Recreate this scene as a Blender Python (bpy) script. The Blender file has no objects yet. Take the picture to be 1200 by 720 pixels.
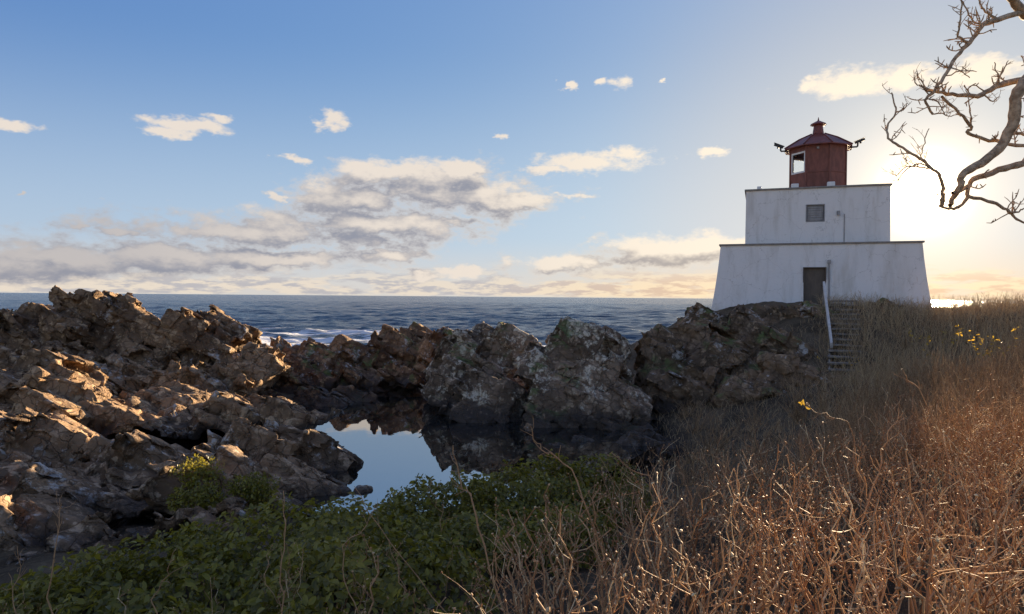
import bpy, bmesh, math, random
import numpy as np
from mathutils import Vector, Matrix
rng = np.random.default_rng(7)
random.seed(7)
S = bpy.context.scene
COL = S.collection
# ------------------------------------------------------------------ camera
cam_d = bpy.data.cameras.new('camera'); cam = bpy.data.objects.new('camera', cam_d); COL.objects.link(cam)
cam_d.sensor_width = 36; cam_d.lens = 24; cam_d.clip_start = 0.05; cam_d.clip_end = 60000
PITCH, ROLL = math.radians(-0.86), math.radians(0.48)
RC = Matrix.Rotation(math.radians(90)+PITCH, 3, 'X') @ Matrix.Rotation(ROLL, 3, 'Z')
cam.matrix_world = RC.to_4x4()
S.camera = cam
def pdir(px, py):
    return RC @ Vector(((px-600)/800, (360-py)/800, -1))
def at(px, py, D):                       # the point D metres in front that is seen at a pixel
    d = pdir(px, py); return d*(D/d.y)
# ------------------------------------------------------------------ sun direction, world, exposure
SD = pdir(1083, 225).normalized()
SUN_EL = math.asin(SD.z); SUN_AZ = math.atan2(SD.x, SD.y)
SEA = -5.5
S.view_settings.view_transform = 'Standard'; S.view_settings.look = 'None'
S.view_settings.exposure = 1.85; S.view_settings.gamma = 1
W = bpy.data.worlds.new('World'); S.world = W; W.use_nodes = True

class NT:                                # tiny helper to write node maths
    def __init__(s, nt): s.nt = nt
    def n(s, t, **k):
        x = s.nt.nodes.new(t)
        for a, b in k.items(): setattr(x, a, b)
        return x
    def put(s, sock, v):
        if v is None: return
        if hasattr(v, 'is_output'): s.nt.links.new(v, sock)
        else: sock.default_value = v
    def m(s, op, a, b=None, c=None, clamp=False):
        x = s.n('ShaderNodeMath', operation=op, use_clamp=clamp)
        s.put(x.inputs[0], a); s.put(x.inputs[1], b); s.put(x.inputs[2], c); return x.outputs[0]
    def v(s, op, a, b=None, out=0):
        x = s.n('ShaderNodeVectorMath', operation=op); s.put(x.inputs[0], a); s.put(x.inputs[1], b)
        return x.outputs[out]
    def ramp(s, f, lo, hi, a=0., b=1., smooth=True):
        x = s.n('ShaderNodeMapRange', interpolation_type='SMOOTHSTEP' if smooth else 'LINEAR')
        for i, q in enumerate((f, lo, hi, a, b)): s.put(x.inputs[i], q)
        return x.outputs[0]
    def mix(s, f, a, b, t='MIX'):
        x = s.n('ShaderNodeMix', data_type='RGBA', blend_type=t)
        s.put(x.inputs[0], f); s.put(x.inputs[6], a); s.put(x.inputs[7], b); return x.outputs[2]
    def noise(s, vec, scale, det=6, rough=.55, out=0, **k):
        x = s.n('ShaderNodeTexNoise', **k); s.put(x.inputs['Vector'], vec)
        x.inputs['Scale'].default_value = scale; x.inputs['Detail'].default_value = det
        x.inputs['Roughness'].default_value = rough; return x.outputs[out]
    def vor(s, vec, scale, feat='F1', out=0, rnd=1):
        x = s.n('ShaderNodeTexVoronoi', feature=feat); s.put(x.inputs['Vector'], vec)
        x.inputs['Scale'].default_value = scale; x.inputs['Randomness'].default_value = rnd
        return x.outputs[out]
    def comb(s, x, y, z):
        q = s.n('ShaderNodeCombineXYZ'); s.put(q.inputs[0], x); s.put(q.inputs[1], y); s.put(q.inputs[2], z); return q.outputs[0]
    def sep(s, v):
        q = s.n('ShaderNodeSeparateXYZ'); s.put(q.inputs[0], v); return q.outputs

CLOUDS = [ # px, py, half width, half height up, down, strength
 (505,228,135,42,22,1.28),(430,238,85,34,18,1.28),(600,236,58,15,12,1.28),(465,203,80,18,14,1.1),(545,199,48,13,10,1.1),
 (330,276,200,20,16,1.28),(235,270,120,14,10,1.28),(150,272,55,6,6,1.1),(440,262,135,24,18,1.28),(530,262,50,12,9,.8),
 (70,304,130,21,18,1.28),(10,312,100,20,16,1.28),(200,300,160,22,18,1.28),(330,302,130,14,10,1.28),(450,300,70,10,8,1.1),
 (692,191,72,18,12,1),(638,200,45,10,7,.9),(735,182,32,15,12,.9),
 (222,146,62,13,9,0.92),(198,153,34,8,9,0.92),(258,137,34,9,7,0.87),(385,140,20,16,12,0.92),(352,186,24,8,6,0.77),(318,228,15,8,6,0.77),(5,145,35,11,7,0.87),
 (725,98,24,11,10,0.72),(668,100,9,8,8,0.72),(702,97,16,7,6,0.67),(780,98,6,4,4,0.57),
 (830,291,42,19,14,1.3),(762,299,64,22,15,1.3),(690,308,48,18,12,1.2),(640,309,44,16,10,1.2),(545,321,30,10,7,1),(490,323,30,9,7,1),(885,290,40,14,10,1),(930,296,60,12,10,.9),
 (990,98,72,22,16,.95),(945,102,28,12,12,.8),(1060,90,50,20,14,.9),(1150,85,75,24,18,.95),(1260,95,90,26,20,.95),
 (832,178,30,8,6,0.67),(662,229,38,8,6,0.62),(590,160,14,5,5,0.47),(20,231,14,5,4,0.52),(90,266,34,7,6,0.52),
 (-150,300,160,24,16,1),(-230,190,90,18,12,.8),(1420,280,120,20,14,.9)]
EXPO = 2**S.view_settings.exposure
def build_world():
    nt = W.node_tree; nt.nodes.clear(); N = NT(nt)
    tc = N.n('ShaderNodeTexCoord').outputs['Generated']
    dirv = N.v('NORMALIZE', tc)
    x, y, z = N.sep(dirv)
    az = N.m('ARCTAN2', x, y); el = N.m('ARCSINE', z)
    K = 1/(EXPO*.10)                     # colours below are written as they should appear
    def C(r, g, b): return (r*K, g*K, b*K, 1)
    sky = N.n('ShaderNodeTexSky', sky_type='NISHITA'); sky.sun_disc = False
    sky.sun_elevation = SUN_EL; sky.sun_rotation = SUN_AZ; sky.altitude = 0
    sky.air_density = 1.0; sky.dust_density = 0.7; sky.ozone_density = 2.2
    # soft shoulder, like the photograph's compressed highlights, and a cooler balance
    kq = 1.52/EXPO
    c = N.v('MULTIPLY', sky.outputs[0], (1.25*kq, 1.74*kq, 5.0*kq))
    c = N.v('DIVIDE', c, N.v('ADD', N.v('MULTIPLY', c, (1.75/K, 1.30/K, 1.22/K)), (1., 1., 1.)))
    P0 = N.comb(az, el, 0.)
    wv = N.v('MULTIPLY', N.v('SUBTRACT', N.noise(N.v('MULTIPLY', P0, (1., 1.8, 1.)), 15, 4, .65, out=1, noise_dimensions='2D'), (.5,.5,.5)), (.085, .030, 0.))
    PW = N.v('ADD', P0, wv)
    def field(vec, items):
        cur = None
        for (px, py, rx, ru, rd, wgt) in items:
            d = pdir(px, py).normalized(); a0 = math.atan2(d.x, d.y); e0 = math.asin(d.z)
            d1 = pdir(px+1, py).normalized(); d2 = pdir(px, py-1).normalized()
            ka = rx*abs(math.atan2(d1.x, d1.y)-a0)*max(.55+.45*wgt, wgt); ke = (ru+rd)/2*abs(math.asin(d2.z)-e0)*max(.55+.45*wgt, wgt)
            m = N.n('ShaderNodeVectorMath', operation='MULTIPLY_ADD'); N.put(m.inputs[0], vec)
            m.inputs[1].default_value = (1/ka, 1/ke, 0); m.inputs[2].default_value = (-a0/ka, -e0/ke, max(0., 1.-wgt))
            q = N.v('LENGTH', m.outputs[0], out=1)
            cur = q if cur is None else N.m('MINIMUM', cur, q)
        return N.m('SUBTRACT', 1.0, N.m('MINIMUM', cur, 2.2))
    def nz(vec):
        p = N.v('MULTIPLY', vec, (1., 2.0, 1.))
        n1 = N.noise(p, 10, 5, .56, noise_dimensions='2D'); n2 = N.noise(p, 44, 4, .62, noise_dimensions='2D')
        return N.m('MULTIPLY', N.m('SUBTRACT', n1, .5), 1.45), N.m('MULTIPLY', N.m('SUBTRACT', n2, .5), .95)
    big = [c_ for c_ in CLOUDS if c_[5] >= 1.05]
    f0 = field(PW, CLOUDS); n0, m0 = nz(P0)
    off = (.008, .019, 0.)
    f1 = field(N.v('ADD', PW, off), big); n1_, m1_ = nz(N.v('ADD', P0, off))
    D0 = N.m('ADD', f0, N.m('ADD', n0, m0))
    cover = N.ramp(D0, -.12, .60)
    df = N.m('ADD', N.m('MULTIPLY', N.m('SUBTRACT', f0, f1), .9), N.m('MULTIPLY_ADD', N.m('SUBTRACT', m0, m1_), .35, N.m('SUBTRACT', n0, n1_)))
    lit = N.ramp(df, -.34, .62)
    thin = N.ramp(D0, .15, .75, 1.0, 0.0)
    lit = N.m('MAXIMUM', lit, N.m('MULTIPLY', thin, .75))
    cs = N.v('DOT_PRODUCT', dirv, tuple(SD), out=1)
    near = N.ramp(cs, .80, 1.0)
    litc = N.mix(near, C(.86, .76, .66), C(1.0, .88, .72))
    shc = N.mix(near, C(.29, .30, .36), C(.42, .38, .36))
    cc = N.mix(N.m('MULTIPLY', lit, N.m('MULTIPLY_ADD', N.m('MULTIPLY', N.ramp(cs, .80, .45), N.ramp(el, .16, .10)), -.55, 1.)), shc, litc)
    # low bank of far stratus along the horizon, all the way round
    pb = N.v('MULTIPLY', P0, (1., 5., 1.))
    nb = N.noise(pb, 10, 5, .62, noise_dimensions='2D')
    band = N.m('MULTIPLY', N.ramp(el, .060, .010), N.ramp(el, -.004, .004))
    bd = N.m('MULTIPLY', N.ramp(N.m('MULTIPLY_ADD', band, .25, nb), .56, .72), band)
    bl = N.noise(N.v('ADD', pb, (.3, .2, 0.)), 22, 4, .62, noise_dimensions='2D')
    bcol = N.mix(N.ramp(bl, .40, .58), N.mix(near, C(.50, .48, .50), C(.78, .54, .36)), N.mix(near, C(.84, .73, .60), C(1.0, .78, .50)))
    # scattered fair-weather cloud behind and beside the view
    away = N.ramp(y, .62, .35); zc = N.m('MAXIMUM', z, .05)
    ng = N.noise(N.comb(N.m('DIVIDE', x, zc), N.m('DIVIDE', y, zc), 1.0), .8, 4, .58, noise_dimensions='2D')
    gd = N.m('MULTIPLY', N.m('MULTIPLY', N.ramp(ng, .50, .66), away), N.ramp(z, .05, .12))
    warm = N.m('MULTIPLY', N.ramp(el, .09, .0), .62)
    c = N.mix(N.m('MULTIPLY', N.ramp(el, .36, .02), .52), c, C(.66, .76, .86))
    c = N.mix(N.ramp(cs, .90, 1.), c, N.v('MULTIPLY', c, (1.13, .96, .88)))
    c = N.mix(warm, c, N.mix(near, C(.80, .70, .60), C(1.0, .74, .46)))
    c = N.mix(N.m('MULTIPLY', bd, .9), c, bcol)
    c = N.mix(N.m('MULTIPLY', gd, .85), c, C(.95, .88, .80))
    c = N.mix(N.m('MULTIPLY', cover, .94), c, cc)
    # aureole round the low sun (its disc itself is the sun lamp)
    cp = N.m('MAXIMUM', cs, 0.0)
    g1 = N.m('MULTIPLY', N.m('POWER', cp, 2600.0), 14.0*K)
    g2 = N.m('MULTIPLY', N.m('POWER', cp, 260.0), .58*K)
    g3 = N.m('MULTIPLY', N.m('POWER', cp, 14.0), .13*K)
    g = N.m('ADD', g1, N.m('ADD', g2, g3))
    c = N.v('ADD', c, N.v('MULTIPLY', N.comb(g, g, g), (1.0, .72, .40)))
    bg = N.n('ShaderNodeBackground'); N.put(bg.inputs[0], c); bg.inputs[1].default_value = 0.10
    out = N.n('ShaderNodeOutputWorld'); nt.links.new(bg.outputs[0], out.inputs[0])
    W.cycles.sampling_method = 'MANUAL'; W.cycles.sample_map_resolution = 1024
build_world()
sl = bpy.data.lights.new('sun', 'SUN'); sl.energy = 5.0; sl.angle = math.radians(.5); sl.color = (1., .76, .48)
so = bpy.data.objects.new('sun', sl); COL.objects.link(so)
so.rotation_euler = SD.to_track_quat('Z', 'Y').to_euler()
so.location = SD*200

# ------------------------------------------------------------------ helpers
def tag(o, label=None, cat=None, group=None, kind=None):
    if label: o['label'] = label
    if cat: o['category'] = cat
    if group: o['group'] = group
    if kind: o['kind'] = kind
    return o
def empty(name, loc=(0,0,0), rz=0):
    o = bpy.data.objects.new(name, None); COL.objects.link(o); o.location = loc; o.rotation_euler = (0,0,rz)
    o.empty_display_size = .1; return o
def link(name, me, mat=None, parent=None, smooth=False):
    o = bpy.data.objects.new(name, me); COL.objects.link(o)
    if mat and not me.materials: me.materials.append(mat)
    if smooth: me.polygons.foreach_set('use_smooth', [True]*len(me.polygons))
    if parent: o.parent = parent
    return o
def npmesh(name, V, F, smooth=False):
    V = np.ascontiguousarray(V, np.float32); F = np.ascontiguousarray(F, np.int32); k = F.shape[1]
    me = bpy.data.meshes.new(name)
    me.vertices.add(len(V)); me.vertices.foreach_set('co', V.ravel())
    me.loops.add(F.size); me.loops.foreach_set('vertex_index', F.ravel())
    me.polygons.add(len(F)); me.polygons.foreach_set('loop_start', np.arange(0, F.size, k, dtype=np.int32))
    me.polygons.foreach_set('loop_total', np.full(len(F), k, np.int32))
    if smooth: me.polygons.foreach_set('use_smooth', np.ones(len(F), bool))
    me.update(calc_edges=True); return me
def bm_mesh(name, fn):
    bm = bmesh.new(); fn(bm); bmesh.ops.recalc_face_normals(bm, faces=bm.faces)
    me = bpy.data.meshes.new(name); bm.to_mesh(me); bm.free(); return me
def box(bm, x0, x1, y0, y1, z0, z1, bev=0):
    vs = [bm.verts.new((x, y, z)) for x in (x0, x1) for y in (y0, y1) for z in (z0, z1)]
    q = [(0,1,3,2),(4,6,7,5),(0,4,5,1),(2,3,7,6),(0,2,6,4),(1,5,7,3)]
    fs = [bm.faces.new([vs[i] for i in f]) for f in q]
    if bev:
        es = list({e for f in fs for e in f.edges})
        bmesh.ops.bevel(bm, geom=es, offset=bev, segments=1, affect='EDGES')
def evalmesh(me, mods, name):
    o = bpy.data.objects.new('temporary', me); COL.objects.link(o)
    for t, k in mods:
        m = o.modifiers.new(t, t)
        for a, b in k.items(): setattr(m, a, b)
    dg = bpy.context.evaluated_depsgraph_get(); dg.update()
    r = bpy.data.meshes.new_from_object(o.evaluated_get(dg)); r.name = name
    bpy.data.objects.remove(o); return r
def getv(me):
    v = np.empty(len(me.vertices)*3, np.float32); me.vertices.foreach_get('co', v); return v.reshape(-1, 3)
def getn(me):
    v = np.empty(len(me.vertices)*3, np.float32); me.vertex_normals.foreach_get('vector', v); return v.reshape(-1, 3)
def setv(me, v):
    me.vertices.foreach_set('co', np.ascontiguousarray(v, np.float32).ravel()); me.update()
# --- noise in numpy
def h3(i, j, k, s=0):
    n = (i.astype(np.int64)*374761393 + j.astype(np.int64)*668265263 + k.astype(np.int64)*2147483647 + s*1274126177) & 0xffffffff
    n = ((n ^ (n >> 13))*1274126177) & 0xffffffff
    n = ((n ^ (n >> 16))*2246822519) & 0xffffffff
    return ((n ^ (n >> 15)) & 0xffffff).astype(np.float32)/np.float32(0xffffff)
def vnoise(P, s=0):
    I = np.floor(P); f = (P-I).astype(np.float32); I = I.astype(np.int64); u = f*f*f*(f*(f*6-15)+10)
    r = 0
    for a in (0, 1):
        for b in (0, 1):
            for c in (0, 1):
                w = (u[:,0] if a else 1-u[:,0])*(u[:,1] if b else 1-u[:,1])*(u[:,2] if c else 1-u[:,2])
                r = r + w*h3(I[:,0]+a, I[:,1]+b, I[:,2]+c, s)
    return r*2-1
ROT = np.array(Matrix.Rotation(.7, 3, Vector((.5,.3,.8))))
def fbm(P, oct=4, gain=.5, s=0, ridge=False):
    r = 0; a = 1.; t = 0
    for o in range(oct):
        n = vnoise(P, s+o)
        r = r + a*((1-2*np.abs(n)) if ridge else n); t += a; a *= gain; P = (P@ROT.T)*2.03+17.1
    return r/t
def voro(P, s=0):                         # F1, F2, cell offset vector, three cell randoms
    I = np.floor(P).astype(np.int64); n = len(P)
    f1 = np.full(n, 9., np.float32); f2 = f1.copy(); off = np.zeros((n, 3), np.float32); cid = np.zeros((n, 3), np.float32)
    for a in (-1, 0, 1):
        for b in (-1, 0, 1):
            for c in (-1, 0, 1):
                i, j, k = I[:,0]+a, I[:,1]+b, I[:,2]+c
                r1, r2, r3 = h3(i, j, k, s), h3(i, j, k, s+11), h3(i, j, k, s+23)
                d = np.stack([P[:,0]-i-r1, P[:,1]-j-r2, P[:,2]-k-r3], 1).astype(np.float32)
                q = np.sqrt((d*d).sum(1)); m = q < f1
                f2 = np.where(m, f1, np.minimum(f2, q)); f1 = np.where(m, q, f1)
                off[m] = d[m]; cid[m] = np.stack([r1, r2, r3], 1)[m]
    return f1, f2, off, cid
def smooth(x, a, b):
    t = np.clip((x-a)/(b-a), 0, 1); return t*t*(3-2*t)
# --- many tubes at once: P (M,N,3), R (M,N)
def tubes(P, R, sides=4):
    M, N = R.shape
    T = np.gradient(P, axis=1); T /= np.linalg.norm(T, axis=2, keepdims=True)+1e-9
    ref = np.eye(3)[np.abs(T).mean(1).argmin(1)][:, None, :]
    A = np.cross(T, ref); A /= np.linalg.norm(A, axis=2, keepdims=True)+1e-9; B = np.cross(T, A)
    ang = np.arange(sides)*2*math.pi/sides
    V = P[:, :, None] + R[:, :, None, None]*(np.cos(ang)[:, None]*A[:, :, None]+np.sin(ang)[:, None]*B[:, :, None])
    base = (np.arange(M)*N*sides)[:, None, None] + (np.arange(N-1)*sides)[None, :, None] + np.arange(sides)[None, None]
    nx = (np.arange(M)*N*sides)[:, None, None] + (np.arange(N-1)*sides)[None, :, None] + (np.arange(sides)+1)[None, None] % sides
    F = np.stack([base, nx, nx+sides, base+sides], -1).reshape(-1, 4)
    return V.reshape(-1, 3), F
def cat(parts):
    Vs, Fs, o = [], [], 0
    for v, f in parts: Vs.append(v); Fs.append(f+o); o += len(v)
    return np.concatenate(Vs), np.concatenate(Fs)

# ------------------------------------------------------------------ materials
def material(name, fn):
    m = bpy.data.materials.new(name); m.use_nodes = True; nt = m.node_tree; nt.nodes.clear(); N = NT(nt)
    p = N.n('ShaderNodeBsdfPrincipled'); o = N.n('ShaderNodeOutputMaterial'); nt.links.new(p.outputs[0], o.inputs[0])
    fn(N, p, o); return m
def setp(N, p, **k):
    names = dict(col='Base Color', rough='Roughness', nrm='Normal', spec='Specular IOR Level', ior='IOR', metal='Metallic', trans='Transmission Weight', sub='Subsurface Weight')
    for a, b in k.items(): N.put(p.inputs[names[a]], b)
def bump(N, h, dist, strength=1., nrm=None):
    b = N.n('ShaderNodeBump'); b.inputs['Strength'].default_value = strength; b.inputs['Distance'].default_value = dist
    N.put(b.inputs['Height'], h); N.put(b.inputs['Normal'], nrm); return b.outputs[0]
def rock_mat(name, dark, mid, pale, lichen=.0, lich_col=(.55,.52,.47,1), moss=.0, wet_z=-3.5):
    def fn(N, p, o):
        g = N.n('ShaderNodeNewGeometry'); P = g.outputs['Position']
        a = N.noise(P, .55, 8, .6); b = N.noise(P, 3.1, 8, .65); c = N.noise(P, 14, 6, .7)
        col = N.mix(N.ramp(a, .36, .62), dark, mid)
        col = N.mix(N.m('MULTIPLY', N.ramp(b, .53, .62), .75), col, pale)
        # thin mineral veins and tilted bedding
        st = N.v('MULTIPLY', P, (.8, .8, 5.)); sn = N.noise(N.v('ADD', st, N.comb(N.m('MULTIPLY', N.sep(P)[0], 1.6), 0., 0.)), 1.4, 6, .6)
        col = N.mix(N.m('MULTIPLY', N.ramp(sn, .55, .62), .35), col, dark)
        col = N.mix(N.m('MULTIPLY', N.ramp(c, .52, .7), .4), col, dark)
        if lichen:
            l = N.m('ADD', N.noise(P, .9, 3, .5), N.m('MULTIPLY', N.m('SUBTRACT', N.noise(P, 5.5, 7, .7), .5), 1.0))
            col = N.mix(N.m('MULTIPLY', N.ramp(l, .64-lichen*.12, .78-lichen*.12), .85), col, lich_col)
            l2 = N.noise(N.v('ADD', P, (9., 3., 1.)), 3.3, 7, .7)
            col = N.mix(N.m('MULTIPLY', N.ramp(l2, .63, .70), .5), col, (.42, .28, .10, 1))
        if moss:
            up = N.sep(g.outputs['Normal'])[2]
            l = N.m('MULTIPLY', N.ramp(N.noise(P, .8, 6, .6), .56-moss*.1, .66-moss*.1), N.ramp(up, .1, .6))
            col = N.mix(N.m('MULTIPLY', l, .8), col, (.11, .15, .04, 1))
        # black tide zone just above the pool
        zz = N.m('ADD', N.sep(P)[2], N.m('MULTIPLY', N.m('SUBTRACT', b, .5), 1.3))
        wet = N.ramp(zz, wet_z+.25, wet_z-.25)
        col = N.mix(N.m('MULTIPLY', wet, .85), col, (.035, .026, .020, 1))
        cr = N.vor(N.v('ADD', P, N.v('MULTIPLY', N.noise(P, 2., 4, .6, out=1), (.6, .6, .6))), 2.6, 'DISTANCE_TO_EDGE')
        crk = N.ramp(cr, .0, .07)
        col = N.mix(N.m('MULTIPLY', N.m('SUBTRACT', 1., crk), .55), col, dark)
        h = N.m('ADD', N.m('MULTIPLY_ADD', b, .30, N.m('MULTIPLY', sn, .55)), N.m('ADD', N.m('MULTIPLY', c, .30), N.m('MULTIPLY', crk, .22)))
        h = N.m('ADD', h, N.m('MULTIPLY', N.noise(P, 45, 4, .6), .08))
        setp(N, p, col=col, rough=N.m('MULTIPLY_ADD', wet, -.3, .85), nrm=bump(N, h, .11, 1.), spec=.3)
    return material(name, fn)
M_crag = rock_mat('brown_rock', (0.121,0.072,0.038,1), (0.342,0.212,0.112,1), (0.581,0.402,0.230,1), .15)
M_fore = rock_mat('foreground_rock', (0.126,0.077,0.041,1), (0.342,0.218,0.121,1), (0.581,0.414,0.260,1), .35, wet_z=-3.85)  # brown rock of the foreground slab and the pool stones
M_reef = rock_mat('reef_rock', (0.108,0.056,0.029,1), (0.278,0.158,0.081,1), (0.455,0.283,0.148,1), .05, moss=.4)
M_boul = rock_mat('lichen_rock', (0.108,0.071,0.043,1), (0.290,0.196,0.121,1), (0.480,0.349,0.226,1), .75, (0.750,0.642,0.468,1), moss=.2)
M_knoll = rock_mat('knoll_rock', (0.095,0.062,0.034,1), (0.253,0.163,0.093,1), (0.417,0.283,0.165,1), .15, moss=.1)
def f_soil(N, p, o):
    P = N.n('ShaderNodeNewGeometry').outputs['Position']
    a = N.noise(P, .7, 8, .6); b = N.noise(P, 9, 8, .7)
    col = N.mix(N.ramp(a, .35, .65), (.07,.052,.033,1), (.16,.12,.075,1))
    col = N.mix(N.m('MULTIPLY', N.ramp(b, .5, .7), .6), col, (.26,.20,.12,1))
    z = N.sep(P)[2]
    col = N.mix(N.ramp(z, -3.95, -4.3), col, (.035,.028,.022,1))
    setp(N, p, col=col, rough=.95, spec=.15, nrm=bump(N, N.m('ADD', a, b), .12))
M_soil = material('soil', f_soil)

# ------------------------------------------------------------------ ground (one sheet, falls under the sea)
CP = [(0,0,-1.8),(0,-6,-1.6),(-5,-4,-1.9),(5,-4,-1.5),(-3,2.5,-2.5),(3,2.5,-1.75),(6,3,-1.6),(11,5,-1.3),(16,8,-1.0),(-8,2,-3.0),(-15,4,-3.6),
 (-1,5,-2.75),(2.5,6,-2.45),(5,6,-2.1),(5,9,-2.45),(1,8,-3.05),(8,10,-2.2),(10,14,-2.3),(13,17,-2.0),(17,22,-1.25),(20,27,-.5),(26,30,-.2),(32,26,-.2),(24,18,-.8),
 (0,10.5,-3.4),(-4,9,-3.5),(-7,9,-3.9),(3,11,-3.4),(4,14,-3.7),(6,17,-3.6),(8,20,-3.3),(9,23,-2.9),
 (-5,14.5,-4.4),(-2,13.6,-4.3),(-2,16,-4.9),(0,15,-4.6),(1,18,-4.9),(3,19,-4.7),(-3,20,-4.9),(-1,23,-4.8),(4.5,20,-4.3),
 (-10,14,-4.2),(-14,18,-3.8),(-18,22,-3.3),(-12,24,-3.4),(-8,20,-4.2),(-20,12,-4),(-28,20,-4),
 (-5,32,-4.6),(0,31,-4.4),(5,32,-3.6),(-10,44,-7.5),(0,44,-7.5),(15,52,-7.5),(28,48,-6.5),(-30,40,-7.5),(35,40,-3),
 (11.9,25,-2.85),(12.7,27,-1.95),(13.6,29,-1.1),(14.6,31,-.35),(16.5,29.5,-.7),(18.5,31,-.55),
 (15,33,-.25),(10.5,36,-.6),(19.5,32,-.45),(15,40,-.8),(22,38,-.9),(11,41,-1.5)]
CP = np.array(CP, float)
def tps_fit(C):
    n = len(C); r2 = ((C[:,None,:2]-C[None,:,:2])**2).sum(2); K = .5*r2*np.log(r2+1e-9)
    A = np.zeros((n+3, n+3)); A[:n,:n] = K+np.eye(n)*.4; A[:n,n] = 1; A[:n,n+1:] = C[:,:2]; A[n,:n] = 1; A[n+1:,:n] = C[:,:2].T
    return np.linalg.solve(A, np.r_[C[:,2], 0, 0, 0])
TW = tps_fit(CP)
def ground_z(x, y):
    x = np.atleast_1d(np.asarray(x, float)); y = np.atleast_1d(np.asarray(y, float)); sh = x.shape; x = x.ravel(); y = y.ravel()
    out = np.empty(len(x))
    for i in range(0, len(x), 40000):
        r2 = (x[i:i+40000,None]-CP[None,:,0])**2 + (y[i:i+40000,None]-CP[None,:,1])**2
        out[i:i+40000] = (.5*r2*np.log(r2+1e-9))@TW[:-3]
    out += TW[-3]+TW[-2]*x+TW[-1]*y
    out = np.clip(out, -9, .3)
    edge = smooth(np.abs(x), 34, 48) + smooth(y, 46, 56)
    out = out*(1-np.clip(edge,0,1)) - 9*np.clip(edge,0,1)
    P = np.stack([x, y, x*0], 1)
    out += .16*fbm(P*.7, 4, .5, 3) + .05*fbm(P*3.5, 2, .5, 9)
    return out.reshape(sh)
gx = np.arange(-50, 50.01, .2); gy = np.arange(-14, 60.01, .2)
GX, GY = np.meshgrid(gx, gy); GZ = ground_z(GX, GY)
def gridmesh(name, X, Y, Z, smoothf=True):
    r, c = X.shape; i = np.arange(r*c).reshape(r, c)
    F = np.stack([i[:-1,:-1], i[:-1,1:], i[1:,1:], i[1:,:-1]], -1).reshape(-1, 4)
    return npmesh(name, np.stack([X, Y, Z], -1).reshape(-1, 3), F, smoothf)
tag(link('ground', gridmesh('ground', GX, GY, GZ), M_soil), 'dark soil and rubble of the rocky shore', kind='structure')

# ------------------------------------------------------------------ sea
def f_sea(N, p, o):
    P = N.n('ShaderNodeNewGeometry').outputs['Position']
    x, y, z = N.sep(P)
    Ps = N.v('MULTIPLY', P, (.55, 1., 1.))
    n1 = N.noise(Ps, .11, 4, .6); n2 = N.noise(Ps, .9, 6, .65); n3 = N.noise(Ps, .03, 4, .5)
    h = N.m('ADD', N.m('MULTIPLY', n1, 1.6), N.m('ADD', N.m('MULTIPLY', n2, .5), N.m('MULTIPLY', n3, 2.)))
    near = N.m('MAXIMUM', N.ramp(N.v('DISTANCE', P, (-30., 102., SEA), out=1), 46., 8.), N.m('MULTIPLY', N.ramp(N.v('DISTANCE', P, (6., 75., SEA), out=1), 50., 10.), .5))
    fm = N.noise(N.v('MULTIPLY', P, (.35, 1., 1.)), .17, 9, .68)
    thr = N.m('MULTIPLY_ADD', near, -.25, .68)
    foam = N.ramp(N.m('SUBTRACT', fm, thr), .0, .07)
    col = N.mix(foam, (.022,.050,.085,1), (.72,.74,.76,1))
    setp(N, p, col=col, rough=N.m('MULTIPLY_ADD', foam, .6, .2), ior=1.33, nrm=bump(N, h, 1.7, .9))
M_sea = material('sea_water', f_sea)
def build_sea():
    rr = np.concatenate([np.geomspace(38, 620, 560), np.geomspace(640, 40000, 70)])
    aa = np.radians(np.linspace(-64, 64, 700))
    R, A = np.meshgrid(rr, aa, indexing='ij'); X = R*np.sin(A); Y = R*np.cos(A); Z = np.zeros_like(X)
    sp = np.maximum(np.gradient(rr)[:, None], R*.0032)
    r2 = np.random.default_rng(3)
    for k in range(54):
        L = r2.uniform(2.0, 7.0) if k < 34 else r2.uniform(7, 26)
        th = r2.normal(math.radians(205), .5); kx, ky = math.sin(th)*2*math.pi/L, math.cos(th)*2*math.pi/L
        amp = .0092*L**.78*smooth(L/sp, 2.2, 5.)
        ph = kx*X+ky*Y+r2.uniform(0, 6.28)+.6*np.sin(.05*X+.031*Y+k)
        Z += amp*(1-2*np.abs(np.sin(ph/2)))
    Z *= 1-.75*smooth(R, 200, 900)
    me = gridmesh('sea', X, Y, Z+SEA)
    tag(link('sea', me, M_sea), 'choppy blue ocean with white foam near the rocks', kind='structure')
build_sea()

# ------------------------------------------------------------------ rock outcrops
STR = np.array(Matrix.Rotation(math.radians(-28), 3, 'Y') @ Matrix.Rotation(math.radians(15), 3, 'X'))
def ico(sub):
    bm = bmesh.new(); bmesh.ops.create_icosphere(bm, subdivisions=sub, radius=1)
    bm.verts.ensure_lookup_table()
    v = np.array([q.co for q in bm.verts]); f = np.array([[q.index for q in t.verts] for t in bm.faces]); bm.free(); return v, f
ICO = ico(4)
def terrace(P, steps, warp, seed, k=.7):
    """pull points towards three sets of tilted joint planes: blocky, fractured faces"""
    Q = P@STR.T; out = Q.copy()
    f1, f2, off, cid = voro(Q*(.55/np.mean(steps)), seed+60)
    for i in range(3):
        u = Q[:,i]/steps[i] + warp*fbm(Q*(.5/steps[i]), 2, .5, seed+70+i) + cid[:,i]*1.0
        fr = u-np.floor(u); g = smooth(fr, .38, .62)
        out[:,i] += (g-fr)*steps[i]*k
    return out@STR
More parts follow.
